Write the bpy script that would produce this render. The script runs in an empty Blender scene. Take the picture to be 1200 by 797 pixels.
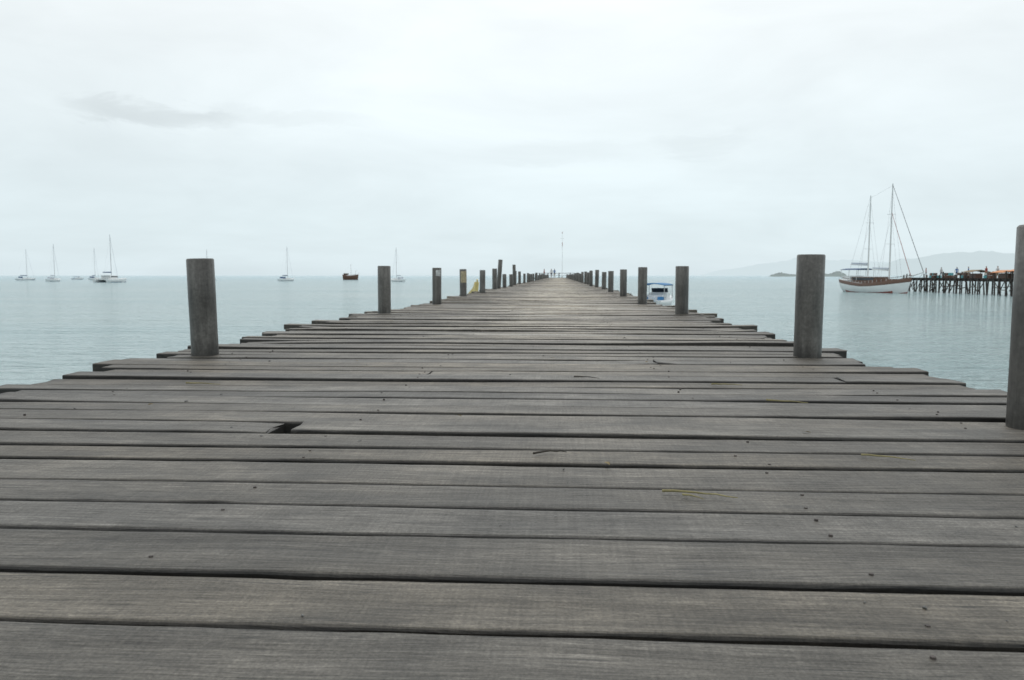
import bpy, bmesh, math, random
from mathutils import Vector, Matrix, noise, Euler
random.seed(11)
R = math.radians
scene = bpy.context.scene
scene.view_settings.view_transform = 'Standard'
scene.view_settings.look = 'None'
scene.view_settings.exposure = 0
H = 0.45
WZ = -2.35

# ------------------------------------------------------------------ helpers
def link(o, parent=None):
    scene.collection.objects.link(o)
    if parent is not None:
        o.parent = parent
    return o

def empty(name, loc=(0, 0, 0), rz=0.0):
    e = bpy.data.objects.new(name, None)
    e.location = loc
    e.rotation_euler = (0, 0, rz)
    e.empty_display_size = 0.2
    return link(e)

def obj(name, bm, mats, parent=None, loc=(0, 0, 0), rot=(0, 0, 0), smooth=False):
    me = bpy.data.meshes.new(name)
    bm.normal_update()
    bm.to_mesh(me)
    bm.free()
    for m in (mats if isinstance(mats, (list, tuple)) else [mats]):
        me.materials.append(m)
    if smooth:
        for p in me.polygons:
            p.use_smooth = True
    o = bpy.data.objects.new(name, me)
    o.location = loc
    o.rotation_euler = rot
    return link(o, parent)

def box(bm, c, s, mi=0, rot=None):
    vs = []
    for dx in (-.5, .5):
        for dy in (-.5, .5):
            for dz in (-.5, .5):
                v = Vector((dx * s[0], dy * s[1], dz * s[2]))
                if rot is not None:
                    v = rot @ v
                vs.append(bm.verts.new(v + Vector(c)))
    for f in ((0, 1, 3, 2), (4, 6, 7, 5), (0, 4, 5, 1), (2, 3, 7, 6), (0, 2, 6, 4), (1, 5, 7, 3)):
        fa = bm.faces.new([vs[i] for i in f])
        fa.material_index = mi

def rod(bm, a, b, r, r2=None, n=8, mi=0):
    a = Vector(a); b = Vector(b)
    r2 = r if r2 is None else r2
    q = (b - a).to_track_quat('Z', 'Y')
    ra, rb = [], []
    for i in range(n):
        t = 2 * math.pi * i / n
        d = q @ Vector((math.cos(t), math.sin(t), 0))
        ra.append(bm.verts.new(a + d * r))
        rb.append(bm.verts.new(b + d * r2))
    for i in range(n):
        j = (i + 1) % n
        bm.faces.new((ra[i], ra[j], rb[j], rb[i])).material_index = mi
    bm.faces.new(ra[::-1]).material_index = mi
    bm.faces.new(rb).material_index = mi

def at(bearing, r, z=WZ):
    return (math.sin(R(bearing)) * r, math.cos(R(bearing)) * r, z)

class NT:
    def __init__(s, nt):
        s.nt = nt
    def n(s, t, **k):
        nd = s.nt.nodes.new(t)
        for a, b in k.items():
            setattr(nd, a, b)
        return nd
    def l(s, a, b):
        s.nt.links.new(a, b)
    def put(s, sock, v):
        if isinstance(v, bpy.types.NodeSocket):
            s.l(v, sock)
        else:
            sock.default_value = v
    def math(s, op, a, b=0.0, c=0.0, clamp=False):
        nd = s.n('ShaderNodeMath', operation=op, use_clamp=clamp)
        s.put(nd.inputs[0], a); s.put(nd.inputs[1], b); s.put(nd.inputs[2], c)
        return nd.outputs[0]
    def vmath(s, op, a, b=(0, 0, 0)):
        nd = s.n('ShaderNodeVectorMath', operation=op)
        s.put(nd.inputs[0], a); s.put(nd.inputs[1], b)
        return nd.outputs['Value'] if op in ('DOT_PRODUCT', 'LENGTH') else nd.outputs[0]
    def mix(s, f, a, b, mode='MIX'):
        nd = s.n('ShaderNodeMix', data_type='RGBA', blend_type=mode)
        s.put(nd.inputs[0], f)
        for i, v in ((6, a), (7, b)):
            if isinstance(v, (tuple, list)) and len(v) == 3:
                v = (*v, 1)
            s.put(nd.inputs[i], v)
        return nd.outputs[2]
    def noise(s, vec, scale, detail=4, rough=.5, dist=0.0):
        nd = s.n('ShaderNodeTexNoise')
        s.put(nd.inputs['Vector'], vec)
        nd.inputs['Scale'].default_value = scale
        nd.inputs['Detail'].default_value = detail
        nd.inputs['Roughness'].default_value = rough
        nd.inputs['Distortion'].default_value = dist
        return nd.outputs['Fac']
    def mapr(s, v, a, b, c, d, smooth=False):
        nd = s.n('ShaderNodeMapRange')
        if smooth:
            nd.interpolation_type = 'SMOOTHSTEP'
        s.put(nd.inputs[0], v)
        for i, x in enumerate((a, b, c, d)):
            nd.inputs[i + 1].default_value = x
        return nd.outputs[0]
    def scl(s, vec, sc):
        return s.vmath('MULTIPLY', vec, sc)

def newmat(name):
    m = bpy.data.materials.new(name)
    m.use_nodes = True
    t = NT(m.node_tree)
    b = m.node_tree.nodes['Principled BSDF']
    return m, t, b

def mat(name, col, rough=.6, var=.15, scale=3.0, metal=0, haze=0.0, stretch=(1, 1, 1)):
    m, t, b = newmat(name)
    tc = t.n('ShaderNodeTexCoord').outputs['Object']
    f = t.noise(t.scl(tc, stretch), scale, 3, .6)
    k = t.mapr(f, .3, .7, 1 - var, 1 + var)
    c = t.vmath('SCALE', col)
    nd = c.node
    t.put(nd.inputs['Scale'], k)
    t.l(c, b.inputs['Base Color'])
    b.inputs['Roughness'].default_value = rough
    b.inputs['Metallic'].default_value = metal
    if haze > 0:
        em = t.n('ShaderNodeEmission')  # distance haze painted in as a constant glow of the surface
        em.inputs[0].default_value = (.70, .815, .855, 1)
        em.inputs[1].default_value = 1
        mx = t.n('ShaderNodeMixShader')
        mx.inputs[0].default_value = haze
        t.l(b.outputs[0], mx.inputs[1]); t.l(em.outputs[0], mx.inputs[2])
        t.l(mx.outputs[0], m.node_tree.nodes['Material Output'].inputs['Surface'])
    return m

# ------------------------------------------------------------------ world
SUN_EL = R(56)
w = bpy.data.worlds.new("World")
scene.world = w
w.use_nodes = True
t = NT(w.node_tree)
for n_ in list(w.node_tree.nodes):
    w.node_tree.nodes.remove(n_)
out = t.n('ShaderNodeOutputWorld')
skyt = t.n('ShaderNodeTexSky', sky_type='NISHITA')
skyt.sun_disc = False
skyt.sun_elevation = SUN_EL
skyt.sun_rotation = 0
bg1 = t.n('ShaderNodeBackground'); bg1.inputs[1].default_value = .1
t.l(skyt.outputs[0], bg1.inputs[0])
d = t.vmath('NORMALIZE', t.n('ShaderNodeTexCoord').outputs['Generated'])
sep = t.n('ShaderNodeSeparateXYZ'); t.l(d, sep.inputs[0])
z = t.math('MAXIMUM', sep.outputs[2], 0.0)
ramp = t.n('ShaderNodeValToRGB')
t.l(z, ramp.inputs[0])
cr = ramp.color_ramp
cr.elements[0].position = 0; cr.elements[0].color = (.72, .835, .885, 1)
cr.elements[1].position = 1; cr.elements[1].color = (.96, .985, .99, 1)
e = cr.elements.new(.06); e.color = (.765, .875, .915, 1)
e = cr.elements.new(.17); e.color = (.85, .935, .96, 1)
e = cr.elements.new(.32); e.color = (.935, .985, .995, 1)
den = t.math('ADD', z, .16)
cx = t.math('DIVIDE', sep.outputs[0], den); cy = t.math('DIVIDE', sep.outputs[1], den)
cv = t.n('ShaderNodeCombineXYZ'); t.l(cx, cv.inputs[0]); t.l(cy, cv.inputs[1])
n1 = t.noise(t.scl(cv.outputs[0], (.6, .8, 1)), .9, 5, .55, .4)
n2 = t.noise(t.scl(d, (2.2, 2.2, 7)), 1.6, 5, .55, .5)
k = t.mapr(n1, .35, .7, .945, 1.035)
k2 = t.mapr(n2, .35, .68, .95, 1.04)
k = t.math('MULTIPLY', k, k2)
g = t.vmath('DOT_PRODUCT', d, Vector((0.03, .86, .51)).normalized()[:])
k = t.math('MULTIPLY', k, t.mapr(g, .72, 1.0, .985, 1.07, True))
nn = t.noise(t.scl(d, (9, 9, 34)), 1.0, 5, .65, .5)
wob = t.math('MULTIPLY', t.math('SUBTRACT', nn, .5), 5.0)
def wisp(c, wx, wz, amt, k):
    c = Vector(c).normalized()
    tx = Vector((c.y, -c.x, 0)).normalized(); tz = c.cross(tx).normalized()
    a = t.math('DIVIDE', t.math('SUBTRACT', t.vmath('DOT_PRODUCT', d, tx[:]), c.dot(tx)), wx)
    b = t.math('DIVIDE', t.math('SUBTRACT', t.vmath('DOT_PRODUCT', d, tz[:]), c.dot(tz)), wz)
    b = t.math('ADD', b, wob)
    r2 = t.math('ADD', t.math('MULTIPLY', a, a), t.math('MULTIPLY', b, b))
    m = t.mapr(r2, 0, 2.2, amt, 0, True)
    return t.math('MULTIPLY', k, t.math('SUBTRACT', 1.0, m))
k = wisp((-.453, .873, .178), .075, .012, .15, k)
k = wisp((-.33, .92, .186), .09, .010, .06, k)
k = wisp((.166, .973, .158), .05, .012, .06, k)
k = wisp((.0, .98, .150), .08, .012, .04, k)
cc = t.vmath('SCALE', ramp.outputs[0]); t.put(cc.node.inputs['Scale'], k)
bg2 = t.n('ShaderNodeBackground'); t.l(cc, bg2.inputs[0]); bg2.inputs[1].default_value = 1.0
mx = t.n('ShaderNodeMixShader'); mx.inputs[0].default_value = .95
t.l(bg1.outputs[0], mx.inputs[1]); t.l(bg2.outputs[0], mx.inputs[2]); t.l(mx.outputs[0], out.inputs[0])

sun = bpy.data.lights.new("sun", 'SUN')
sun.energy = .7; sun.angle = R(22); sun.color = (1, .97, .93)
so = bpy.data.objects.new("sun", sun); link(so)
so.rotation_euler = (-(math.pi / 2 - SUN_EL), 0, 0)
so.location = (0, 0, 20)

# ------------------------------------------------------------------ camera
cam = bpy.data.cameras.new("camera")
cam.sensor_width = 36; cam.lens = 27.6
cam.clip_start = .05; cam.clip_end = 60000
cam.dof.use_dof = True; cam.dof.focus_distance = 2.0; cam.dof.aperture_fstop = 11.0
co = bpy.data.objects.new("camera", cam); link(co)
co.location = (0, 0, H)
co.rotation_euler = (R(90 - 4.7), 0, R(3.42))
scene.camera = co

# ------------------------------------------------------------------ materials
def wood_mat():
    m, t, b = newmat("weathered_planks")
    tc = t.n('ShaderNodeTexCoord').outputs['Object']
    rnd = t.n('ShaderNodeNewGeometry').outputs['Random Per Island']
    cb = t.n('ShaderNodeCombineXYZ')
    t.l(t.math('MULTIPLY', rnd, 37.0), cb.inputs[0])
    t.l(t.math('MULTIPLY', rnd, 9.1), cb.inputs[1])
    t.l(t.math('MULTIPLY', rnd, 23.0), cb.inputs[2])
    v = t.vmath('ADD', tc, cb.outputs[0])
    wn = t.noise(t.scl(v, (1.6, 7, 1)), 1.0, 2, .5)
    off = t.n('ShaderNodeCombineXYZ'); t.l(t.math('MULTIPLY', wn, .06), off.inputs[1])
    gv = t.vmath('ADD', v, off.outputs[0])
    fine = t.noise(t.scl(gv, (22, 480, 60)), 1.0, 2, .7)
    grain = t.noise(t.scl(gv, (3.6, 130, 20)), 1.0, 4, .75, .2)
    broad = t.noise(t.scl(gv, (.8, 13, 5)), 1.0, 2, .55, .6)
    stain = t.noise(t.scl(v, (1, 1.8, 1)), 3.2, 5, .68)
    wear = t.noise(t.scl(tc, (1.3, 2.2, 1)), 1.7, 5, .65, .4)
    grit = t.noise(tc, 210, 3, .75)
    saw = t.noise(t.scl(v, (170, 5, 4)), 1.0, 1, .5)
    crack = t.noise(t.scl(gv, (1.3, 60, 10)), 1.0, 2, .5, .2)
    crk = t.mapr(t.math('ABSOLUTE', t.math('SUBTRACT', crack, .5)), .0, .016, 1.0, 0.0)
    crk = t.math('MULTIPLY', crk, t.mapr(broad, .50, .58, 0, 1))
    vo = t.n('ShaderNodeTexVoronoi'); t.l(t.scl(v, (2.1, 5.2, .01)), vo.inputs['Vector']); vo.inputs['Scale'].default_value = 1.0
    knot = t.mapr(vo.outputs['Distance'], .035, .11, 1.0, 0.0, True)
    s = t.math('MULTIPLY', grain, .36)
    s = t.math('ADD', s, t.math('MULTIPLY', fine, .30))
    s = t.math('ADD', s, t.math('MULTIPLY', broad, .14))
    s = t.math('ADD', s, t.math('MULTIPLY', saw, .08))
    s = t.math('ADD', s, t.math('MULTIPLY', grit, .12))
    ramp = t.n('ShaderNodeValToRGB'); t.l(s, ramp.inputs[0])
    cr = ramp.color_ramp
    cr.elements[0].position = .36; cr.elements[0].color = (.020, .018, .015, 1)
    cr.elements[1].position = .66; cr.elements[1].color = (.27, .255, .23, 1)
    e = cr.elements.new(.44); e.color = (.066, .061, .053, 1)
    e = cr.elements.new(.54); e.color = (.128, .120, .106, 1)
    kk = t.math('MULTIPLY', t.mapr(rnd, 0, 1, .78, 1.2), t.mapr(stain, .3, .7, .60, 1.3))
    kk = t.math('MULTIPLY', kk, t.mapr(wear, .38, .66, .80, 1.38, True))
    kk = t.math('MULTIPLY', kk, t.mapr(grit, .3, .7, .70, 1.26))
    kk = t.math('MULTIPLY', kk, t.mapr(crk, 0, 1, 1, .2))
    kk = t.math('MULTIPLY', kk, t.mapr(knot, 0, 1, 1, .5))
    sx = t.n('ShaderNodeSeparateXYZ'); t.l(tc, sx.inputs[0])
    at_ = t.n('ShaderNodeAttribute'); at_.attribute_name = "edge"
    ed_ = t.mapr(t.math('ADD', at_.outputs['Fac'], t.math('MULTIPLY', t.math('SUBTRACT', grain, .5), .6)), .40, 1.0, 0.0, .85)  # plank rims and sides darkened in colour, standing in for gap shade
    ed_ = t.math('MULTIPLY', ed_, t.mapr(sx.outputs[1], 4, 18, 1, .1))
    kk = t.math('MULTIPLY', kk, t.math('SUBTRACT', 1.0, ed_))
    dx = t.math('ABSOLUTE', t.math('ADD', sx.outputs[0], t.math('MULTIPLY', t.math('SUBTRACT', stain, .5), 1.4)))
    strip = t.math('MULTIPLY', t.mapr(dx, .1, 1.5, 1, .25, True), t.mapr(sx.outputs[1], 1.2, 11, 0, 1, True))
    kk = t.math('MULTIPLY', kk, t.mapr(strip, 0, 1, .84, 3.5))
    c = t.vmath('SCALE', ramp.outputs[0]); t.put(c.node.inputs['Scale'], kk)
    rr = t.math('FRACT', t.math('MULTIPLY', rnd, 17.3))
    c = t.mix(t.mapr(rr, 0, 1, .1, .8), c, (1.0, .90, .74), 'MULTIPLY')
    t.l(c, b.inputs['Base Color'])
    t.l(t.mapr(s, .35, .65, .66, .44), b.inputs['Roughness'])
    bp = t.n('ShaderNodeBump'); bp.inputs['Strength'].default_value = 1.0; bp.inputs['Distance'].default_value = .0032
    hh = t.math('ADD', t.math('MULTIPLY', grain, .5), t.math('ADD', t.math('MULTIPLY', fine, .35), t.math('MULTIPLY', grit, .2)))
    t.l(hh, bp.inputs['Height']); t.l(bp.outputs[0], b.inputs['Normal'])
    return m
WOOD = wood_mat()

def post_mat():
    m, t, b = newmat("weathered_post_surface")
    tc = t.n('ShaderNodeTexCoord').outputs['Object']
    oi = t.n('ShaderNodeObjectInfo').outputs['Random']
    cb = t.n('ShaderNodeCombineXYZ'); t.l(t.math('MULTIPLY', oi, 40.0), cb.inputs[0])
    v = t.vmath('ADD', tc, cb.outputs[0])
    a = t.noise(t.scl(v, (16, 16, 1.6)), 1, 4, .65)
    c1 = t.noise(v, 55, 3, .7)
    c2 = t.noise(v, 5, 3, .6)
    s = t.math('ADD', t.math('MULTIPLY', a, .5), t.math('ADD', t.math('MULTIPLY', c1, .25), t.math('MULTIPLY', c2, .25)))
    ramp = t.n('ShaderNodeValToRGB'); t.l(s, ramp.inputs[0]); cr = ramp.color_ramp
    cr.elements[0].position = .36; cr.elements[0].color = (.032, .030, .027, 1)
    cr.elements[1].position = .66; cr.elements[1].color = (.20, .195, .18, 1)
    e = cr.elements.new(.5); e.color = (.092, .088, .08, 1)
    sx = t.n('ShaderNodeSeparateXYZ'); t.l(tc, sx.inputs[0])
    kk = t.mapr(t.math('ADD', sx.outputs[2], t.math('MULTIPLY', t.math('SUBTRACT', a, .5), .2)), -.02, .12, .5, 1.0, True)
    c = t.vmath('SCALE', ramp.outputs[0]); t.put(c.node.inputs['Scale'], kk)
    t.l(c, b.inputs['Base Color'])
    b.inputs['Roughness'].default_value = .40
    bp = t.n('ShaderNodeBump'); bp.inputs['Strength'].default_value = .6; bp.inputs['Distance'].default_value = .003
    t.l(s, bp.inputs['Height']); t.l(bp.outputs[0], b.inputs['Normal'])
    return m
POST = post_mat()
CEM = mat("cement_fill", (.22, .21, .19), .85, .3, 30)
BEAM = mat("dark_beam_wood", (.05, .043, .037), .8, .3, 6, stretch=(4, .5, 4))
IRON = mat("rusty_nail_iron", (.05, .04, .035), .6, .3, 60)
WHITE = mat("white_gelcoat", (.78, .80, .80), .3, .05, 1)
SAIL = mat("furled_sailcloth", (.55, .60, .66), .8, .1, 3)
MAST = mat("aluminium_mast", (.45, .47, .48), .4, .08, 2)
WMAST = mat("painted_mast", (.62, .64, .64), .4, .08, 2)
NAVY = mat("navy_canvas", (.06, .11, .22), .8, .2, 3)
BLUE = mat("blue_canopy", (.05, .2, .42), .7, .15, 3)
BROWN = mat("varnished_wood", (.12, .062, .04), .45, .25, 4, stretch=(.4, 4, 4))
DARK = mat("dark_window", (.03, .04, .05), .15, .1, 2)
RED = mat("antifouling_red", (.30, .08, .06), .6, .15, 2)
ORANGE = mat("orange_awning", (.62, .28, .13), .8, .2, 1.5)
YEL = mat("yellow_paint", (.68, .54, .22), .5, .2, 3)
TEAL = mat("teal_paint", (.1, .38, .42), .5, .15, 3)
RIG = mat("rigging_wire", (.14, .14, .15), .5, .1, 2)
THATCH = mat("thatch", (.26, .2, .13), .9, .3, 6)

# ------------------------------------------------------------------ sea
def sea_mat():
    m, t, b = newmat("sea_water")
    tc = t.n('ShaderNodeTexCoord').outputs['Object']
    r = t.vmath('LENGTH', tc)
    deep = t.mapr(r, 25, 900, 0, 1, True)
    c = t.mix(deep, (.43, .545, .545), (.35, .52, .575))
    pat = t.noise(t.scl(tc, (.012, .05, 1)), 1, 4, .6, .4)
    c = t.mix(t.mapr(pat, .35, .65, 0, 1), c, t.mix(1, c, (.80, .89, .92), 'MULTIPLY'))
    t.l(c, b.inputs['Base Color'])
    b.inputs['Roughness'].default_value = .12
    b.inputs['IOR'].default_value = 1.33
    a1 = t.noise(t.scl(tc, (.45, 1.1, 1)), 1, 3, .6, .6)
    a2 = t.noise(t.scl(tc, (1.9, 3.8, 1)), 1, 3, .6, .4)
    a3 = t.noise(t.scl(tc, (.06, .2, 1)), 1, 2, .5)
    h = t.math('ADD', t.math('MULTIPLY', a1, 1.1), t.math('MULTIPLY', a2, .5))
    h = t.math('ADD', h, t.math('MULTIPLY', a3, 1.6))
    bp = t.n('ShaderNodeBump'); bp.inputs['Strength'].default_value = 1; bp.inputs['Distance'].default_value = 1.0
    t.l(h, bp.inputs['Height']); t.l(bp.outputs[0], b.inputs['Normal'])
    return m
bm = bmesh.new()
S = 26000
for (x, y) in ((-S, -S), (S, -S), (S, S), (-S, S)):
    bm.verts.new((x, y, 0))
bm.faces.new(bm.verts)
sea = obj("sea", bm, sea_mat(), loc=(0, 0, WZ))

# ------------------------------------------------------------------ pier
PLEN = 152.0
pier = empty("wooden_pier")
bm = bmesh.new()
EDGE = bm.verts.layers.float.new("edge")  # per-vertex mask for the gap shade painted on plank rims

def plank(bm, x0, x1, ya0, ya1, yb0, yb1, z0, z1, tilt, th, nseg, seed, zn=.006, en=.006):
    rings = []
    near = nseg > 7
    for i in range(nseg + 1):
        f = i / nseg
        x = x0 + (x1 - x0) * f
        chip = max(0, noise.noise(Vector((x * 5.0, seed * 5.1, 44))) - .38) * .035
        na = noise.noise(Vector((x * 1.1, seed * 3.7, 0))) * en + noise.noise(Vector((x * 12, seed * 3.7, 5))) * .0026 + chip
        nb = noise.noise(Vector((x * 1.1, seed * 3.7, 9))) * en + noise.noise(Vector((x * 12, seed * 3.7, 15))) * .0026
        ya = ya0 + (ya1 - ya0) * f + na
        yb = yb0 + (yb1 - yb0) * f + nb
        # boards curl a little at their free ends
        curl = (max(0, abs(f - .5) - .36) / .14) ** 2 * noise.noise(Vector((seed * 2.9, 7 if f > .5 else 2, 1))) * zn * 2.6
        zz = z0 + (z1 - z0) * f + noise.noise(Vector((x * .8, seed * 1.3, 30))) * zn + curl
        wd = yb - ya
        c = .0055 + .003 * noise.noise(Vector((x * 7, seed, 3))) if near else .006
        tz = math.tan(tilt)
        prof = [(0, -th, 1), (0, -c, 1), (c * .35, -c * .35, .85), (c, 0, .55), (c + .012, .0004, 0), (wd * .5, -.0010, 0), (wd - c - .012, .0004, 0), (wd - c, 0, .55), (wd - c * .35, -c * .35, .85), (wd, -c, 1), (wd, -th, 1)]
        endf = i in (0, nseg)
        ring = []
        for (py, pz, ee) in prof:
            xe = x
            if endf:
                xe += noise.noise(Vector((py * 30, seed * 7.1, i))) * .018
            vv = bm.verts.new((xe, ya + py, zz + pz + (py - wd / 2) * tz))
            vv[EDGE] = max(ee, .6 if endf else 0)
            ring.append(vv)
        rings.append(ring)
    n = len(rings[0])
    for a, b_ in zip(rings[:-1], rings[1:]):
        for j in range(n):
            k = (j + 1) % n
            bm.faces.new((a[j], a[k], b_[k], b_[j]))
    bm.faces.new(rings[0][::-1]); bm.faces.new(rings[-1])

edges = [.956, 1.12, 1.311, 1.48, 1.645, 1.839, 1.996, 2.167, 2.343, 2.53]
y = .79
pre = []
while y > -2.6:
    pre.insert(0, y); y -= random.uniform(.15, .19)
ed = pre + edges
y = edges[-1]
while y < PLEN:
    y += random.choice((.14, .15, .165, .175, .18, .19)) * random.uniform(.95, 1.05)
    ed.append(y)
nails = bmesh.new()
rng = random.Random(5)
taper = [rng.gauss(0, .010) for _ in ed]
for i in range(len(ed) - 1):
    y0, y1 = ed[i], ed[i + 1]
    far = y0 > 30
    nseg = 60 if y0 < 4 else (40 if y0 < 8 else (22 if y0 < 16 else (8 if y0 < 40 else 3)))
    gap = rng.choice((.009, .012, .014, .018)) if y0 < 1.7 else rng.choice((.012, .016, .02, .026))
    if y0 > 4: gap = rng.choice((.014, .018, .024, .03, .036))
    if y0 > 10: gap = rng.choice((.010, .014, .02))
    ta, tb = taper[i], taper[i + 1]
    xl = -2.2 + rng.gauss(0, .09) - (.06 if y0 < 5 else 0)
    xr = 1.60 + rng.gauss(0, .07) + (.10 if y0 < 3.9 else 0)
    if rng.random() < .08: xl -= .15
    if rng.random() < .08: xr += .12
    if far:
        xl = -2.2 + rng.gauss(0, .05); xr = 1.6 + rng.gauss(0, .05)
    amp = .0018 if y0 < 1.9 else (.004 if y0 < 4 else (.007 if y0 < 9 else .005))
    z0, z1 = rng.gauss(0, amp), rng.gauss(0, amp)
    z0 = max(-.016, min(.014, z0)); z1 = max(-.016, min(.014, z1))
    if abs(y0 - 1.12) < .01: z1 += .007
    if y0 > 8:
        u = .012 * math.sin(y0 * .33) + .012 * math.sin(y0 * .9)
        z0 += u; z1 += u * .7
    tilt = rng.gauss(0, R(.25 if y0 < 2 else (.5 if y0 < 4 else .8)))
    zn = .003 if y0 < 2 else (.006 if y0 < 5 else .009)
    en = .005 if y0 < 2 else .009
    th = .045
    parts = [(xl, xr)]
    if abs(y0 - 2.167) < .002:
        parts = [(xl, -.84), (-.765, xr)]
    elif rng.random() < .10 and not far and y0 > 2.6:
        s_ = rng.choice((-.6, .5, -.6, 1.2))
        parts = [(xl, s_ - .004), (s_ + .004, xr)]
    for pi, (a, b_) in enumerate(parts):
        fa = (a + 2.2) / 3.8; fb = (b_ + 2.2) / 3.8
        def L(t0, f): return t0 * (f - .5)
        plank(bm, a, b_, y0 + gap / 2 + L(ta, fa), y0 + gap / 2 + L(ta, fb),
              y1 - gap / 2 + L(tb, fa), y1 - gap / 2 + L(tb, fb),
              z0 + (z1 - z0) * fa + (.004 * pi), z0 + (z1 - z0) * fb + (.004 * pi), tilt, th, max(3, int(nseg * (b_ - a) / 3.8)), i * 1.7 + pi * .61 + .13, zn, en)
    if y0 < 22:
        for nx in (-1.72, -.62, .48, 1.22):
            for q in (.25, .75):
                if rng.random() < .4: continue
                px = nx + rng.gauss(0, .02); py = y0 + (y1 - y0) * (q + rng.gauss(0, .06))
                f = (px + 2.2) / 3.8
                pz = z0 + (z1 - z0) * f
                rod(nails, (px, py, pz - .006), (px, py, pz + .0022), .0045, .0035, 8)
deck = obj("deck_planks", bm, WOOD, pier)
obj("nails", nails, IRON, pier)

bm = bmesh.new()
for x in (-1.72, -.62, .48, 1.22):
    yy = -2.5
    while yy < PLEN - .2:
        l = min(6.0, PLEN - yy)
        box(bm, (x + random.uniform(-.01, .01), yy + l / 2, -.085 - .09), (.12, l - .01, .18))
        yy += l
obj("stringers", bm, BEAM, pier)

left_y = [-.5, 4.36, 9.0, 12.8, 16.7, 20.5, 24.2]
right_y = [2.44, 4.45, 9.0, 12.95, 17.0, 21.3, 25.2]
yy = 24.2
while yy < PLEN - 3: yy += random.uniform(3.7, 4.7); left_y.append(yy)
yy = 25.2
while yy < PLEN - 3: yy += random.uniform(3.9, 4.9); right_y.append(yy)
bm = bmesh.new()
for yy in left_y:
    box(bm, (-.3, yy + .17, -.27 - .1), (4.2, .14, .2))
obj("cross_beams", bm, BEAM, pier)
bm = bmesh.new()
for yy in left_y:
    for x in (-.9, .4):
        rod(bm, (x, yy + .17, -4), (x, yy + .17, -.47), .1, .1, 10)
obj("inner_piles", bm, BEAM, pier)

def post_mesh(h, r=.0745, n=40):
    bm = bmesh.new()
    prof = [(r * 1.0, -3.6), (r, -.3), (r, -.01), (r * .992, h * .3), (r * 1.004, h * .6), (r, h - .006), (r - .005, h), (r - .013, h), (r - .014, h - .012), (.0001, h - .009)]
    rings = []
    for pr, pz in prof:
        rings.append([bm.verts.new((pr * math.cos(2 * math.pi * i / n), pr * math.sin(2 * math.pi * i / n), pz)) for i in range(n)])
    for k_, (a, b_) in enumerate(zip(rings[:-1], rings[1:])):
        for i in range(n):
            j = (i + 1) % n
            f = bm.faces.new((a[i], a[j], b_[j], b_[i]))
            f.material_index = 1 if k_ == len(rings) - 2 else 0
            f.smooth = k_ not in (5, 6, 7)
    me = bpy.data.meshes.new("pier_post")
    bm.to_mesh(me); bm.free()
    me.materials.append(POST); me.materials.append(CEM)
    return me
def put_post(x, y, h, lx=0, ly=0, mesh=None):
    o = bpy.data.objects.new("pier_post", mesh or post_mesh(h))
    o.location = (x, y, 0); o.rotation_euler = (lx, ly, random.uniform(0, .5))
    link(o)
    return o
XL, XR = -2.02, 1.40
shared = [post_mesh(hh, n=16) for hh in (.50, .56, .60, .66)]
for i, yy in enumerate(left_y):
    if i == 0:
        continue
    if yy < 22:
        hs = {1: .545, 2: .56, 3: .575, 4: .585, 5: .59}
        o = put_post(XL + (0, 0, 0, .02, -.02, .02)[i], yy, hs[i], R(random.uniform(-.5, .5)), R((0, -1.2, .2, .3, -.3, .5)[i]))
        if i in (3, 4):
            b2 = bmesh.new()
            rr = .077
            ra = []
            hw_ = .55 if i == 3 else .95
            z0_, z1_ = (.44, .54) if i == 3 else (.30, .54)
            for q in range(9):
                an = -math.pi / 2 + (.25 if i == 3 else .2) - hw_ + q * hw_ / 4
                ra.append((b2.verts.new((rr * math.cos(an), rr * math.sin(an), z0_)), b2.verts.new((rr * math.cos(an), rr * math.sin(an), z1_))))
            for a_, b_ in zip(ra[:-1], ra[1:]):
                b2.faces.new((a_[0], b_[0], b_[1], a_[1]))
            s_ = obj("number_label", b2, mat("faded_label_paint", (.45, .47, .47) if i == 3 else (.36, .31, .2), .6, .35, 30), o)
    else:
        hgt = random.choice(shared)
        put_post(XL + random.uniform(-.05, .05), yy, 0, R(random.uniform(-1, 1)), R(random.uniform(-1.5, 1.5)), hgt)
put_post(XL - .08, 27.3, 1.0, 0, R(4))
put_post(XL - .05, 36.5, .95, 0, R(-1))
for i, yy in enumerate(right_y):
    if yy < 22:
        hs = [.60, .565, .555, .585, .58, .57]
        put_post([1.44, 1.385, 1.39, 1.36, 1.38, 1.39][i], yy, hs[i], R(random.uniform(-.5, .5)), R([.3, .3, -.2, .2, -.3, .2][i]))
    else:
        put_post(XR + random.uniform(-.04, .04), yy, 0, R(random.uniform(-1, 1)), R(random.uniform(-1, 1)), random.choice(shared))

# pier head platform
ph = empty("pier_head_platform", (0, PLEN, 0))
bm = bmesh.new()
bm.verts.layers.float.new("edge")
for i in range(34):
    box(bm, (-.5 + random.uniform(-.05, .05), .1 + i * .18, -.03 + random.uniform(-.008, .008)), (8.5, .17, .05))
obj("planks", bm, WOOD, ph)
bm = bmesh.new()
for x in (-4.5, -2.2, 0, 2.2, 3.5):
    for y_ in (.5, 3, 5.8):
        rod(bm, (x, y_, -4), (x, y_, -.055 if (x in (-2.2, 0, 2.2)) and y_ < 5 else 1.0), .09, .08, 10)
box(bm, (-.5, .6, -.17), (8.6, .15, .22)); box(bm, (-.5, 5.5, -.17), (8.6, .15, .22))
for x0, x1 in ((-4.5, -2.2), (-2.2, 3.5)):
    rod(bm, (x0, 5.8, .9), (x1, 5.8, .9), .04)
    rod(bm, (x0, 5.8, .5), (x1, 5.8, .5), .03)
obj("piles_and_rail", bm, BEAM, ph)

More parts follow.
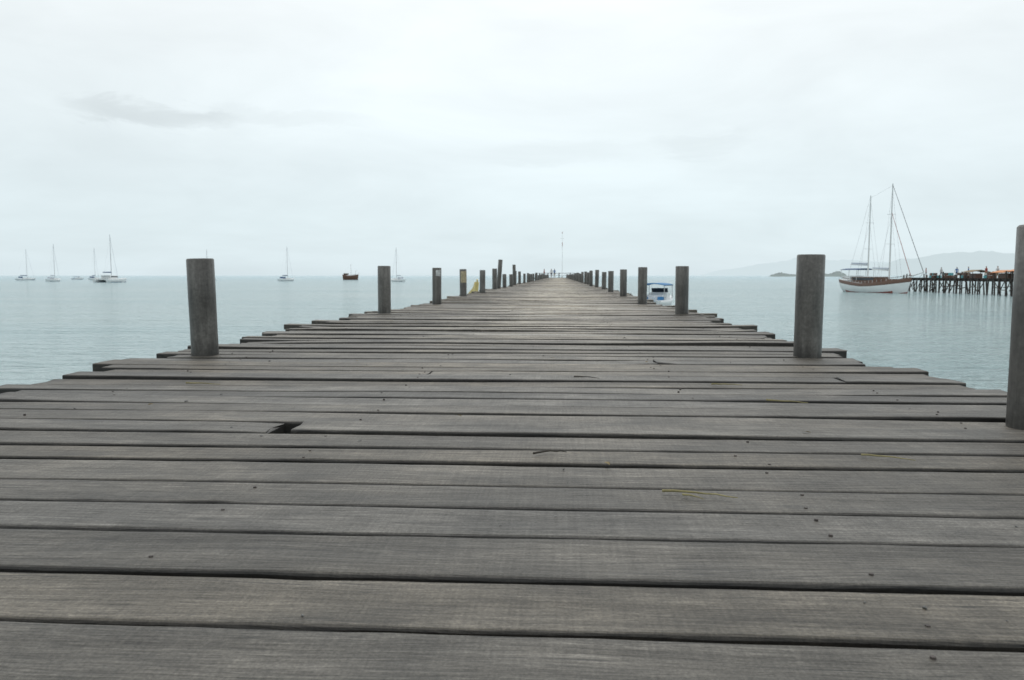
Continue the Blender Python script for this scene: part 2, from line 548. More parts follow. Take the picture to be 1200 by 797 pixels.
bm = bmesh.new()
rod(bm, (0, 0, 0), (0, 0, 8.6), .045, .022, 10)
rod(bm, (-.35, 0, 7.6), (.35, 0, 7.6), .025)
box(bm, (0, 0, .15), (.4, .4, .3))
rod(bm, (0, 0, 8.6), (0, 0, 8.9), .07, .05, 10, 1)
rod(bm, (0, 0, 6.1), (0, 0, 6.9), .05, .05, 10, 1)
obj("beacon_pole", bm, [WHITE, RED], loc=(.6, PLEN + 2, 0))

# ------------------------------------------------------------------ debris on the deck
def twig(pts, r, m):
    bm = bmesh.new()
    for i in range(len(pts) - 1):
        rod(bm, pts[i], pts[i + 1], r * (1 - .1 * i), r * (1 - .1 * (i + 1)), 6)
    return obj("twig", bm, m)
TW = mat("dry_twig", (.24, .21, .10), .8, .3, 40)
TW2 = mat("dark_twig", (.035, .028, .02), .8, .3, 40)
def twig_at(x, y, ang, L_, r, m, bend=.15):
    p = []
    for i in range(8):
        f = i / 7 - .5
        lx = f * L_; ly = math.sin((f + .5) * 3.1) * bend * L_ + random.uniform(-.01, .01) * L_
        p.append((x + lx * math.cos(ang) - ly * math.sin(ang), y + lx * math.sin(ang) + ly * math.cos(ang), .006 + r + random.uniform(0, .0015)))
    return twig(p, r, m)
twig_at(.285, 1.575, -.32, .15, .003, TW, .08)
twig_at(.27, 1.56, -.75, .05, .0022, TW, .08)
twig_at(-.02, 1.93, .25, .085, .003, TW2, .22)
twig_at(.80, 1.93, -.5, .12, .0026, TW, .06)
twig_at(.80, 2.78, -.4, .14, .0034, TW, .05)
twig_at(-1.45, 3.1, -.2, .16, .0034, TW, .05)
twig_at(.12, 3.4, -.5, .12, .003, TW2, .12)
twig_at(.68, 3.2, -.2, .12, .0034, TW, .1)
bm = bmesh.new()
rg = random.Random(9)
for i in range(80):
    yy = .95 + 6 * rg.random() ** 1.3; xx = rg.uniform(-1.9, 1.4)
    r_ = rg.choice((.0014, .0018, .0025, .0035)) * (1 + .08 * yy)
    mtx = Matrix.Translation((xx, yy, .003)) @ Matrix.Rotation(rg.uniform(0, 6), 4, 'Z') @ Matrix.Diagonal((r_ * 1.6, r_, r_ * .7, 1))
    res = bmesh.ops.create_icosphere(bm, subdivisions=1, radius=1, matrix=mtx)
    for v_ in res['verts']:
        v_.co += Vector((rg.uniform(-1, 1), rg.uniform(-1, 1), rg.uniform(-1, 1))) * r_ * .25
obj("pebbles", bm, mat("pebble_grit", (.13, .13, .125), .8, .5, 50))
bm = bmesh.new()
for i in range(18):
    yy = 1.7 + 6 * rg.random(); xx = rg.uniform(-1.9, 1.4); a = rg.uniform(0, 6); s_ = rg.uniform(.006, .013)
    M = Matrix.Translation((xx, yy, .008)) @ Matrix.Rotation(a, 4, 'Z') @ Matrix.Rotation(rg.uniform(-.3, .3), 4, 'X')
    vs = [bm.verts.new(M @ Vector(p)) for p in ((-s_ * 1.6, 0, 0), (-s_ * .5, -s_ * .5, .003), (s_ * .8, -s_ * .4, .004), (s_ * 1.8, 0, .001), (s_ * .8, s_ * .4, .004), (-s_ * .5, s_ * .5, .003))]
    bm.faces.new(vs)
obj("fallen_leaves", bm, mat("dead_leaf", (.17, .13, .06), .8, .4, 30))

# ------------------------------------------------------------------ boats
def hull(bm, L_, B, zs, zm, zb, draft, transom=.6, rake=.06, mats=(0, 1), line=.15, x0=0, y0=0, n=18, deckm=0):
    rings = []
    for i in range(n + 1):
        f = i / n
        if f < .45:
            hw = B / 2 * (transom + (1 - transom) * math.sin(math.pi / 2 * f / .45))
        else:
            hw = B / 2 * max(.012, math.cos(math.pi / 2 * ((f - .45) / .55) ** 1.25)) ** .8
        sh = zs + (zm - zs) * (f / .4) ** .8 if f < .4 else zm + (zb - zm) * ((f - .4) / .6) ** 1.7
        dr = draft * (1 - .7 * max(0, (f - .6) / .4) ** 2) * (1 - .5 * max(0, (.2 - f) / .2))
        ring = []
        for kx in range(-6, 7):
            ph_ = abs(kx) / 6 * math.pi / 2
            yy = hw * math.sin(ph_) ** .75 * (1 if kx >= 0 else -1)
            zz = -dr + (sh + dr) * (1 - math.cos(ph_)) ** .9
            xx = (f - .5) * L_ + rake * L_ * max(0, (f - .5) * 2) ** 2 * (zz / max(zb, .01)) - (.03 * L_ * (zz / zs) * max(0, 1 - f * 3))
            ring.append(bm.verts.new((x0 + xx, y0 + yy, zz)))
        rings.append(ring)
    for a, b_ in zip(rings[:-1], rings[1:]):
        for j in range(12):
            f = bm.faces.new((a[j], a[j + 1], b_[j + 1], b_[j]))
            zc = f.calc_center_median().z
            f.material_index = mats[1] if zc < line else mats[0]
            f.smooth = True
        f = bm.faces.new((a[0], b_[0], b_[12], a[12])); f.material_index = deckm
    bm.faces.new(rings[0][::-1]).material_index = mats[0]

def wire(bm, a, b, r=.02, mi=0):
    rod(bm, a, b, r, r, 5, mi)

def sailboat(name, bearing, dist, heading, L_=11, mh=17, cover=NAVY):
    e_ = empty(name, at(bearing, dist), R(heading))
    bm = bmesh.new()
    hull(bm, L_, L_ * .3, 1.0, .95, 1.35, .5, .65, .06, (0, 1), .12)
    obj("hull", bm, [WHITE, NAVY], e_)
    bm = bmesh.new()
    box(bm, (.3, 0, 1.25), (L_ * .38, L_ * .17, .5), 0)
    box(bm, (1.9 * L_ / 11, 0, 1.12), (L_ * .15, L_ * .12, .3), 0)
    box(bm, (.3, 0, 1.33), (L_ * .30, L_ * .172, .16), 1)
    box(bm, (-L_ * .27, 0, 1.75), (L_ * .13, L_ * .2, .9), 2)
    bmesh.ops.bevel(bm, geom=bm.edges[:], offset=.06, segments=1, affect='EDGES')
    obj("cabin_and_sprayhood", bm, [WHITE, DARK, cover], e_)
    bm = bmesh.new()
    mx_ = L_ * .08
    rod(bm, (mx_, 0, 1.2), (mx_, 0, mh), .11, .07, 8)
    rod(bm, (mx_, 0, 2.6), (mx_ - L_ * .38, 0, 2.65), .07, .06, 8)
    rod(bm, (mx_ - .1, 0, 2.82), (mx_ - L_ * .36, 0, 2.84), .2, .12, 8, 1)
    rod(bm, (L_ * .47, 0, 1.5), (mx_ + .1, 0, mh - .8), .04, .03, 6, 2)
    for s_ in (-1, 1):
        rod(bm, (mx_, 0, mh * .55), (mx_, s_ * .9, mh * .55), .03)
        wire(bm, (mx_, s_ * L_ * .14, 1.0), (mx_, s_ * .9, mh * .55), .012); wire(bm, (mx_, s_ * .9, mh * .55), (mx_, 0, mh - .4), .012)
    wire(bm, (-L_ * .5, 0, 1.1), (mx_, 0, mh - .1), .010)
    for s_ in (-1, 1):
        for q in (-.4, -.2, 0, .2, .36):
            wire(bm, (q * L_, s_ * L_ * .13, 1), (q * L_, s_ * L_ * .13, 1.6), .02)
    obj("mast_and_rigging", bm, [MAST, cover if cover is NAVY else SAIL, SAIL], e_)
    return e_

def catamaran(name, bearing, dist, heading, L_=12, mh=19):
    e_ = empty(name, at(bearing, dist), R(heading))
    bm = bmesh.new()
    for s_ in (-1, 1):
        hull(bm, L_, 1.7, 1.4, 1.45, 1.8, .4, .7, .04, (0, 1), .12, 0, s_ * 2.9)
    obj("twin_hulls", bm, [WHITE, NAVY], e_)
    bm = bmesh.new()
    box(bm, (-1.0, 0, 1.25), (L_ * .6, 4.6, .5), 0)
    box(bm, (L_ * .42, 0, 1.4), (.25, 5.6, .25), 0)
    box(bm, (-.6, 0, 2.15), (L_ * .36, 4.4, 1.3), 0)
    box(bm, (-.5, 0, 2.3), (L_ * .362, 4.46, .55), 1)
    box(bm, (-3.9, 0, 3.0), (2.6, 4.0, .12), 0)
    for s_ in (-1, 1): box(bm, (-4.9, s_ * 1.8, 2.2), (.12, .12, 1.5), 0)
    bmesh.ops.bevel(bm, geom=bm.edges[:], offset=.05, segments=1, affect='EDGES')
    obj("bridgedeck_cabin", bm, [WHITE, DARK], e_)
    bm = bmesh.new()
    rod(bm, (.8, 0, 2.6), (.8, 0, mh), .14, .08, 8)
    rod(bm, (.8, 0, 3.9), (-4.6, 0, 3.9), .08, .07, 8)
    rod(bm, (.6, 0, 4.12), (-4.4, 0, 4.12), .22, .14, 8, 1)
    rod(bm, (L_ * .42, 0, 1.7), (.9, 0, mh - 1), .05, .035, 6, 2)
    for s_ in (-1, 1):
        wire(bm, (0, s_ * 3.2, 1.5), (.8, 0, mh - .8), .012); wire(bm, (0, s_ * 3.2, 1.5), (.8, 0, mh * .55), .012)
    obj("mast_and_rigging", bm, [MAST, NAVY, SAIL], e_)

sailboat("sailing_yacht", -35.12, 552, 65, 11, 18.5)
sailboat("sailing_yacht", -33.61, 428, 100, 12, 17.5, SAIL)
sailboat("sailing_yacht", -31.35, 588, 95, 12, 21)
catamaran("catamaran", -30.45, 363, 85, 12, 19.5)
catamaran("catamaran", -24.55, 430, 120, 11, 16)
sailboat("sailing_yacht", -19.40, 416, 75, 12, 17.5)
sailboat("sailing_yacht", -11.7, 360, 130, 11, 15.5, SAIL)

def motorboat(name, loc, heading, L_, B, canopy, H_=1.0, band=NAVY):
    e_ = empty(name, loc, R(heading))
    bm = bmesh.new()
    hull(bm, L_, B, .75 * H_, .75 * H_, 1.15 * H_, .3, .85, .07, (0, 1), .12)
    obj("hull", bm, [WHITE, band], e_)
    bm = bmesh.new()
    box(bm, (L_ * .12, 0, .75 * H_ + .30), (L_ * .22, B * .62, .6), 0)
    box(bm, (L_ * .10, 0, .75 * H_ + .75), (L_ * .015, B * .60, .42), 1, Matrix.Rotation(R(-20), 3, 'Y'))
    box(bm, (-L_ * .1, 0, .75 * H_ + .22), (L_ * .2, B * .55, .38), 0)
    for s_ in (-1, 1):
        box(bm, (-L_ * .3, s_ * B * .3, .75 * H_ + .12), (L_ * .1, B * .2, .3), 2)
    obj("console_and_windscreen", bm, [WHITE, DARK, BLUE], e_)
    bm = bmesh.new()
    zt = .75 * H_ + 1.35
    prev = None
    for i in range(9):
        a = -1 + 2 * i / 8
        yy = a * B * .46; zz = zt - .16 * a * a
        cur = [bm.verts.new((x, yy, zz + dz)) for x in (-L_ * .34, L_ * .17) for dz in (0, .07)]
        if prev:
            for q in ((0, 2), (3, 1), (1, 0), (2, 3)):
                bm.faces.new((prev[q[0]], prev[q[1]], cur[q[1]], cur[q[0]]))
        prev = cur
    for x in (-L_ * .32, L_ * .15):
        for s_ in (-1, 1):
            rod(bm, (x, s_ * B * .43, .7 * H_), (x, s_ * B * .43, zt - .1), .03, .03, 8, 1)
    obj("canopy", bm, [canopy, MAST], e_)
    bm = bmesh.new()
    for s_ in (-.2, .2):
        box(bm, (-L_ * .54, s_ * B, .85 * H_), (.4, .26, .42), 0)
        box(bm, (-L_ * .545, s_ * B, .35 * H_), (.16, .12, .8), 0)
    bmesh.ops.bevel(bm, geom=bm.edges[:], offset=.05, segments=2, affect='EDGES')
    obj("outboard_motors", bm, SAIL, e_)
    bm = bmesh.new()
    for s_ in (-1, 1):
        pr = None
        for i in range(6):
            f = i / 5; p = Vector((L_ * (.1 + .42 * f), s_ * B * .45 * (1 - f ** 2.2), (.78 + .4 * f) * H_ + .35))
            rod(bm, p - Vector((0, 0, .35)), p, .015, .015, 6)
            if pr is not None: rod(bm, pr, p, .018, .018, 6)
            pr = p
    obj("bow_rail", bm, MAST, e_)
    return e_
motorboat("motor_launch", at(-32.3, 640), 20, 7, 2.4, NAVY)
motorboat("speedboat", at(7.10, 69), 70, 6.5, 2.35, BLUE)

def junk():
    e_ = empty("wooden_junk", at(-15.0, 520), R(0))
    bm = bmesh.new()
    hull(bm, 9.5, 3.4, 3.4, 2.7, 3.4, .5, .8, .05, (0, 1), .1)
    obj("hull", bm, [BROWN, BROWN], e_)
    bm = bmesh.new()
    box(bm, (-2.9, 0, 3.6), (2.6, 2.6, .9), 0)
    box(bm, (-2.9, 0, 4.12), (3.0, 3.0, .12), 1)
    for s_ in (-1, 1):
        for x in (-4, -3.3, -2.6, -1.9): box(bm, (x, s_ * 1.31, 3.65), (.35, .05, .35), 2)
    for i in range(10):
        x = -1.2 + i * .55
        box(bm, (x, 1.45, 2.9 + .05 * i), (.07, .07, .7), 0); box(bm, (x, -1.45, 2.9 + .05 * i), (.07, .07, .7), 0)
    obj("aft_castle", bm, [BROWN, THATCH, DARK], e_)
    bm = bmesh.new()
    rod(bm, (.3, 0, 1.5), (.3, 0, 10.5), .07, .04); rod(bm, (3.0, 0, 1.5), (3.6, 0, 6.4), .06, .04)
    rod(bm, (4.2, 0, 3.2), (5.6, 0, 4.0), .10, .05)
    wire(bm, (.3, 0, 10.4), (5.6, 0, 4.0), .01); wire(bm, (.3, 0, 10.4), (-4.2, 0, 4.0), .01)
    obj("masts", bm, BROWN, e_)
junk()

def gulet():
    e_ = empty("two_masted_sailing_ship", at(21.4, 143), R(-21.7 - 52))
    L_ = 14.6
    def sheer(f):
        return 2.2 + (1.5 - 2.2) * (f / .4) ** .8 if f < .4 else 1.5 + .95 * (min(1, (f - .4) / .6)) ** 1.7
    bm = bmesh.new()
    hull(bm, L_, 4.2, 2.2, 1.5, 2.45, .7, .72, .07, (0, 1), .14, n=26)
    for f in bm.faces:
        zc = f.calc_center_median()
        f1 = min(1, max(0.001, zc.x / L_ + .5))
        if f.material_index == 0 and len(f.verts) == 4 and abs(zc.y) > .05 and zc.z > sheer(f1) - .5 and f.calc_area() < 1.2:
            f.material_index = 2
    obj("hull", bm, [WHITE, RED, BROWN], e_)
    bm = bmesh.new()
    for s_ in (-1, 1):
        pr = None
        for i in range(19):
            f = i / 18
            hw = 2.1 * (.72 + .28 * math.sin(math.pi / 2 * f / .45)) if f < .45 else 2.1 * max(.02, math.cos(math.pi / 2 * ((f - .45) / .55) ** 1.25)) ** .8
            p = Vector(((f - .5) * L_ + .07 * L_ * max(0, (f - .5) * 2) ** 2, s_ * hw, sheer(f) + .4))
            rod(bm, p - Vector((0, 0, .4)), p, .025, .025, 6, 1)
            if pr is not None: rod(bm, pr, p, .04, .04, 6, 0)
            pr = p
    obj("rail", bm, [BROWN, WMAST], e_)
    bm = bmesh.new()
    box(bm, (-1.6, 0, 2.05), (5.6, 2.6, 1.0), 0)
    box(bm, (-1.6, 0, 2.2), (5.2, 2.64, .38), 1)
    box(bm, (-1.6, 0, 2.6), (5.9, 2.8, .09), 2)
    box(bm, (-5.8, 0, 2.45), (2.0, 2.7, .6), 2)
    box(bm, (3.4, 0, 2.0), (1.5, 1.4, .45), 0)
    obj("deckhouse", bm, [BROWN, DARK, WHITE, WMAST], e_)
    bm = bmesh.new()
    prev = None
    for i in range(7):
        a = -1 + i / 3
        cur = [bm.verts.new((x, a * 1.75, 3.95 - .22 * a * a + dz)) for x in (-7.0, -2.6) for dz in (0, .06)]
        if prev:
            for q in ((0, 2), (3, 1), (1, 0), (2, 3)):
                bm.faces.new((prev[q[0]], prev[q[1]], cur[q[1]], cur[q[0]]))
        prev = cur
    for x in (-6.8, -4.8, -2.8):
        for s_ in (-1, 1): rod(bm, (x, s_ * 1.65, 2.0), (x, s_ * 1.65, 3.77), .035, .035, 6, 1)
    obj("awning", bm, [NAVY, WMAST], e_)
    bm = bmesh.new()
    m1, m2 = -2.1, 3.1
    t1, t2 = 16.0, 17.4
    rod(bm, (m1, 0, 1.5), (m1, 0, t1), .13, .08, 10); rod(bm, (m2, 0, 1.5), (m2, 0, t2), .14, .08, 10)
    rod(bm, (m1, 0, 4.5), (m1 - 4.6, 0, 4.7), .08, .07, 8); rod(bm, (m2, 0, 3.6), (m2 - 4.2, 0, 3.8), .08, .07, 8)
    rod(bm, (m1 - .2, 0, 4.78), (m1 - 4.3, 0, 4.93), .17, .12, 8, 1); rod(bm, (m2 - .2, 0, 3.9), (m2 - 4.0, 0, 4.05), .19, .13, 8, 1)
    for mm, tt in ((m1, t1), (m2, t2)):
        for fr in (.45, .72):
            rod(bm, (mm, -.8, tt * fr), (mm, .8, tt * fr), .03, .03, 6)
    obj("masts_and_booms", bm, [WMAST, SAIL], e_)
    bm = bmesh.new()
    rod(bm, (L_ * .5, 0, 2.5), (L_ * .5 + 3.4, 0, 3.3), .11, .06, 8)
    obj("bowsprit", bm, WMAST, e_)
    bm = bmesh.new()
    bs = (L_ * .5 + 3.3, 0, 3.3)
    rod(bm, bs, (m2, 0, t2 - .2), .05, .035, 6)
    rod(bm, (L_ * .5 + .6, 0, 2.8), (m2, 0, t2 * .74), .05, .035, 6, 1)
    wire(bm, (m2, 0, t2 - .3), (m1, 0, t1 - .4), .01); wire(bm, (m1, 0, t1 - .1), (-L_ * .5, 0, 2.6), .012)
    for mm, tt in ((m1, t1), (m2, t2)):
        for s_ in (-1, 1):
            for dx_ in (-.5, .5):
                wire(bm, (mm + dx_, s_ * 2.0, 2), (mm, 0, tt * (.95 if dx_ > 0 else .72)), .011)
    wire(bm, (bs[0], 0, 3.2), (L_ * .5, 0, .5), .02)
    obj("standing_rigging", bm, [RIG, RED], e_)
gulet()

def longtail():
    e_ = empty("longtail_boat", (-7.55, 64.5, WZ), R(-74))
    bm = bmesh.new()
    L_ = 9.0; n = 22; rings = []
    for i in range(n + 1):
        f = i / n
        hw = .85 * (math.sin(math.pi * min(1, .12 + f * .92)) ** .7) if f < .97 else .16
        hw = max(hw, .18)
        sh = .55 + 1.75 * max(0, (f - .45) / .55) ** 1.9 + .15 * max(0, (.2 - f) / .2)
        kl = -.25 + 1.5 * max(0, (f - .62) / .38) ** 2.0
        ring = []
        for kx in range(-4, 5):
            a = abs(kx) / 4
            ring.append(bm.verts.new(((f - .5) * L_, hw * a ** .7 * (1 if kx >= 0 else -1), kl + (sh - kl) * a ** 1.6)))
        rings.append(ring)
    for a, b_ in zip(rings[:-1], rings[1:]):
        for j in range(8):
            f = bm.faces.new((a[j], a[j + 1], b_[j + 1], b_[j]))
            f.material_index = 0
    bm.faces.new(rings[0][::-1]); bm.faces.new(rings[-1])
    o = obj("hull", bm, [YEL, TEAL], e_)
    md = o.modifiers.new("s", 'SOLIDIFY'); md.thickness = .05
    bm = bmesh.new()
    for x in (-3, -1.5, 0, 1.5): box(bm, (x, 0, .45), (.25, 1.5, .04))
    rod(bm, (L_ * .5 - .1, 0, 1.7), (L_ * .5 + .25, 0, 2.5), .09, .06)
    obj("thwarts_and_stem", bm, YEL, e_)
    bm = bmesh.new()
    box(bm, (-4.3, 0, .8), (.6, .35, .3)); rod(bm, (-4.6, 0, .75), (-8, .3, 0), .03)
    obj("tail_motor", bm, DARK, e_)
longtail()

# ------------------------------------------------------------------ people
SKIN = mat("skin", (.35, .2, .13), .6, .05, 5)
HAIR = mat("hair", (.03, .025, .02), .6, .1, 5)
def person(loc, rz, shirt, trousers, pose=0, parent=None):
    J = {'pel': (0, 0, .95, .125), 'spn': (0, .01, 1.15, .115), 'chs': (0, 0, 1.36, .135), 'nck': (0, .01, 1.50, .055), 'hd0': (0, 0, 1.58, .075), 'hd1': (0, 0, 1.68, .085), 'hd2': (0, .01, 1.76, .06)}
    E = [('pel', 'spn'), ('spn', 'chs'), ('chs', 'nck'), ('nck', 'hd0'), ('hd0', 'hd1'), ('hd1', 'hd2')]
    for s_, k_ in ((-1, 'l'), (1, 'r')):
        st = (.16 * s_ if pose == 1 else .03 * s_)
        J['hip' + k_] = (s_ * .09, 0, .90, .095); J['kne' + k_] = (s_ * .10, st * .6 + -.02, .50, .062); J['ank' + k_] = (s_ * .11, st + .02, .09, .042); J['toe' + k_] = (s_ * .12, st - .15, .035, .034)
        J['sho' + k_] = (s_ * .18, 0, 1.42, .062); J['elb' + k_] = (s_ * .25, .03 - st * .3, 1.14, .043)
        if pose == 2:
            J['wri' + k_] = (s_ * .16, -.22, 1.18, .03); J['hnd' + k_] = (s_ * .12, -.29, 1.22, .032)
        else:
            J['wri' + k_] = (s_ * .27, -.05 - st * .5, .90, .03); J['hnd' + k_] = (s_ * .27, -.07 - st * .5, .80, .03)
        E += [('pel', 'hip' + k_), ('hip' + k_, 'kne' + k_), ('kne' + k_, 'ank' + k_), ('ank' + k_, 'toe' + k_), ('chs', 'sho' + k_), ('sho' + k_, 'elb' + k_), ('elb' + k_, 'wri' + k_), ('wri' + k_, 'hnd' + k_)]
    names = list(J)
    me = bpy.data.meshes.new("person")
    me.from_pydata([J[k_][:3] for k_ in names], [(names.index(a), names.index(b)) for a, b in E], [])
    tmp = bpy.data.objects.new("tmp_person", me); link(tmp)
    tmp.modifiers.new("sk", 'SKIN')
    lay = me.skin_vertices[0].data
    for i, k_ in enumerate(names):
        lay[i].radius = (J[k_][3], J[k_][3] * (.8 if k_ in ('pel', 'spn', 'chs') else 1))
        lay[i].use_root = (k_ == 'pel')
    sb = tmp.modifiers.new("ss", 'SUBSURF'); sb.levels = 1; sb.render_levels = 1
    dg = bpy.context.evaluated_depsgraph_get(); dg.update()
    me2 = bpy.data.meshes.new_from_object(tmp.evaluated_get(dg))
    bpy.data.objects.remove(tmp)
    me2.materials.clear()
    for m_ in (SKIN, shirt, trousers, HAIR): me2.materials.append(m_)
    for p in me2.polygons:
        c = p.center; p.use_smooth = True
        if c.z > 1.69 or (c.z > 1.6 and c.y > .03): p.material_index = 3
        elif c.z > 1.48: p.material_index = 0
        elif c.z > .93: p.material_index = 1 if (abs(c.x) < .235 and not (pose == 2 and c.y < -.15)) or c.z > 1.2 else 0
        elif abs(c.x) > .215 and c.z > .7: p.material_index = 0
        elif c.z > .45: p.material_index = 2
        else: p.material_index = 0
    o = bpy.data.objects.new("person", me2)
    o.location = loc; o.rotation_euler = (0, 0, rz)
    return link(o, parent)
S1 = mat("white_shirt", (.6, .6, .6), .8, .1, 6); S2 = mat("red_shirt", (.35, .08, .07), .8, .1, 6); S3 = mat("blue_shirt", (.06, .15, .35), .8, .1, 6)
T1 = mat("dark_shorts", (.04, .04, .06), .8, .1, 6); T2 = mat("khaki_shorts", (.3, .25, .17), .8, .1, 6)
person((-1.5, PLEN + 1.5, 0), .4, S1, T1, 0)
person((-.9, PLEN + 2.2, 0), 2.8, S3, T2, 2)
person((-2.9, PLEN + 2.0, 0), 1.4, S2, T1, 1)

# ------------------------------------------------------------------ old jetty on the right
A = Vector(at(23.5, 160, 0)); B_ = Vector(at(36.0, 104, 0))
dv = (B_ - A); LEN = dv.length; ang = math.atan2(dv.y, dv.x)
jt = empty("old_fishing_jetty", (A.x, A.y, 0), ang)
bm = bmesh.new(); bp_ = bmesh.new()
rj = random.Random(21)
x = 0
ZD = .05
while x < LEN:
    if rj.random() > .06:
        box(bm, (x, rj.uniform(-.1, .1), ZD - .04 + rj.uniform(-.05, .03)), (.24, 3.2 + rj.uniform(-.4, .6), .06), 0, Matrix.Rotation(rj.uniform(-.05, .05), 3, 'Z'))
    x += .3
for y_ in (-1.3, 0, 1.3):
    box(bp_, (LEN / 2, y_, ZD - .2), (LEN, .16, .22))
x = .3
while x < LEN:
    for y_ in (-1.5, 1.4):
        lx, ly = rj.gauss(0, .3), rj.gauss(0, .16)
        top = ZD + rj.choice((-.1, .0, .5, .7, 1.0))
        rod(bp_, (x + lx, y_ + ly, WZ - .8), (x, y_, top), rj.uniform(.10, .15), .10, 8)
    if rj.random() < .6:
        rod(bp_, (x, -1.55, WZ + .3), (x + rj.uniform(1.2, 2.3), -1.5, ZD - .2), .07, .06, 6)
    if rj.random() < .45:
        rod(bp_, (x, -1.6, ZD - .3), (x + rj.uniform(1.2, 2.3), -1.6, WZ + .5), .07, .06, 6)
    if rj.random() < .5:
        rod(bp_, (x - .3, -1.62, WZ + rj.uniform(.7, 1.4)), (x + 2.2, -1.62, WZ + rj.uniform(.7, 1.4)), .07, .06, 6)
    box(bp_, (x, 0, ZD - .38), (.18, 3.4, .16))
    x += rj.uniform(1.2, 2.2)
obj("deck", bm, BEAM, jt); obj("piles_and_braces", bp_, BEAM, jt)
def stall(x0, w_, h_, m):
    bm = bmesh.new()
    for dx_ in (-w_ / 2, w_ / 2):
        for y_ in (-1.1, 1.2): rod(bm, (dx_, y_, 0), (dx_, y_, h_), .05, .05, 6, 1)
    n = 8
    prev = None
    for i in range(n + 1):
        a = -1 + 2 * i / n
        zz = h_ + .35 * (1 - abs(a)) - .05
        cur = [bm.verts.new((s_ * (w_ / 2 + .25), a * 1.5, zz + dz)) for s_ in (-1, 1) for dz in (0, .06)]
        if prev:
            for q in ((0, 2), (3, 1), (1, 0), (2, 3)):
                bm.faces.new((prev[q[0]], prev[q[1]], cur[q[1]], cur[q[0]]))
        prev = cur
    box(bm, (0, 0, .35), (w_ * .7, 1.0, .7), 1)
    obj("jetty_awning", bm, [m, BROWN], loc=(A.x + math.cos(ang) * x0, A.y + math.sin(ang) * x0, ZD), rot=(0, 0, ang))
stall(33, 3.2, .8, ORANGE); stall(37.2, 3.6, .95, ORANGE); stall(24.0, 2.6, .9, THATCH); stall(46, 4, 1.0, BLUE)
def crates(x0):
    bm = bmesh.new()
    for i in range(9):
        box(bm, (rj.uniform(-1.2, 1.2), rj.uniform(-.5, .5), .2 + (.42 if i > 5 else 0)), (.6, .45, .4), rj.choice((0, 1, 1)), Matrix.Rotation(rj.uniform(0, 1), 3, 'Z'))
    obj("fish_crates", bm, [TEAL, BROWN], loc=(A.x + math.cos(ang) * x0, A.y + math.sin(ang) * x0, ZD), rot=(0, 0, ang))
for x0 in (9, 15, 20.5, 28.5, 41): crates(x0)
for x0, rz_, sh_, tr_, po in ((6, 1, S2, T1, 0), (12, 2, S1, T1, 1), (17.6, 3, S3, T1, 0), (21.5, 1, S3, T2, 2), (27, 5, S2, T2, 1), (30.3, 5, S1, T2, 2)):
    person((A.x + math.cos(ang) * x0, A.y + math.sin(ang) * x0, ZD), rz_, sh_, tr_, po)

# ------------------------------------------------------------------ distant land
def ridge(name, b0, b1, r0, depth, prof, m, seed, rough=.1, nx=220, ny=10):
    bm = bmesh.new(); rows = []
    for j in range(ny + 1):
        g_ = j / ny
        row = []
        for i in range(nx + 1):
            f = i / nx
            b = b0 + (b1 - b0) * f
            r = r0 + depth * g_
            hmax = 0
            for a in range(len(prof) - 1):
                if prof[a][0] <= f <= prof[a + 1][0]:
                    u = (f - prof[a][0]) / max(1e-6, prof[a + 1][0] - prof[a][0]); u = u * u * (3 - 2 * u)
                    hmax = prof[a][1] * (1 - u) + prof[a + 1][1] * u
            fr = noise.fractal(Vector((f * 14, g_ * 2, seed)), .9, 2.0, 6)
            hh = hmax * math.sin(math.pi * min(1, g_ * .5 + .001)) ** .8 * (1 + rough * fr * 2)
            x_, y_, _ = at(b, r)
            row.append(bm.verts.new((x_, y_, WZ - 1 + max(0, hh))))
        rows.append(row)
    for a, b_ in zip(rows[:-1], rows[1:]):
        for i in range(nx):
            bm.faces.new((a[i], a[i + 1], b_[i + 1], b_[i]))
    return obj(name, bm, m, smooth=True)
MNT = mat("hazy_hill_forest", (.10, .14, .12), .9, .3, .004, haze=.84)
MNT2 = mat("hazier_hill_forest", (.10, .14, .13), .9, .3, .004, haze=.91)
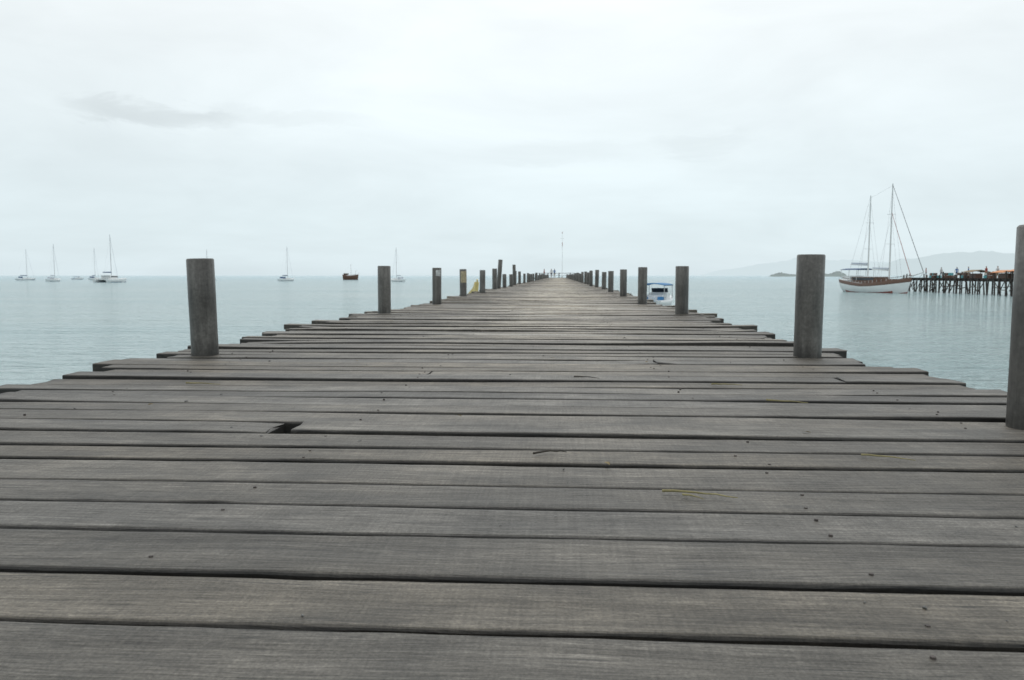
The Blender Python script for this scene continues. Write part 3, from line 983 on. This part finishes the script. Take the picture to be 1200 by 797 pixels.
ridge("distant_hills", 18.5, 42, 8500, 1500, [(0, 0), (.1, 90), (.2, 190), (.30, 255), (.38, 262), (.5, 205), (.7, 180), (.85, 150), (1, 60)], MNT, 3, .07)
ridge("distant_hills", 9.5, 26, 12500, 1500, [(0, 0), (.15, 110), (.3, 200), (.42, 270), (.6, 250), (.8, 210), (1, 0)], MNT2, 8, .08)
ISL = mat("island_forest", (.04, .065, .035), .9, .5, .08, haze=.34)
isl = empty("forested_island", at(17.15, 2100))
def ih(f):
    return 12 * math.exp(-((f - .86) / .09) ** 2) + 15 * math.exp(-((f - .55) / .16) ** 2) + 9 * math.exp(-((f - .18) / .12) ** 2)
bm = bmesh.new()
ri = random.Random(4)
vx = Vector((math.cos(R(-17.1)), math.sin(R(-17.1)), 0)); vy = Vector((-vx.y, vx.x, 0))
rows = []
IW = 195
for i in range(81):
    f = i / 80; xx = (f - .5) * IW
    h_ = ih(f) * .8 + 1.0
    h_ *= min(1, 12 * min(f, 1 - f))
    h_ = max(.05, h_ + noise.noise(Vector((f * 30, 0, 0))) * 1.0 * min(1, 8 * min(f, 1 - f)))
    row = []
    for j in range(9):
        g_ = j / 8 * 2 - 1
        p = vx * xx + vy * g_ * 30
        row.append(bm.verts.new((p.x, p.y, -.3 + h_ * (1 - g_ * g_))))
    rows.append(row)
for a, b_ in zip(rows[:-1], rows[1:]):
    for j in range(8): bm.faces.new((a[j], b_[j], b_[j + 1], a[j + 1]))
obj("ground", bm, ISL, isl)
bm = bmesh.new()
for i in range(500):
    f = ri.uniform(.05, .95); xx = (f - .5) * IW
    h_ = ih(f) * ri.uniform(.4, 1)
    p = vx * xx + vy * ri.uniform(-14, 10)
    s_ = ri.uniform(1.0, 2.4)
    bmesh.ops.create_icosphere(bm, subdivisions=1, radius=1, matrix=Matrix.Translation((p.x, p.y, h_)) @ Matrix.Rotation(ri.uniform(0, 3), 4, 'Z') @ Matrix.Diagonal((s_ * 1.2, s_, s_ * ri.uniform(.6, 1.3), 1)))
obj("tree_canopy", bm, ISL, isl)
print("done", len(bpy.data.objects))
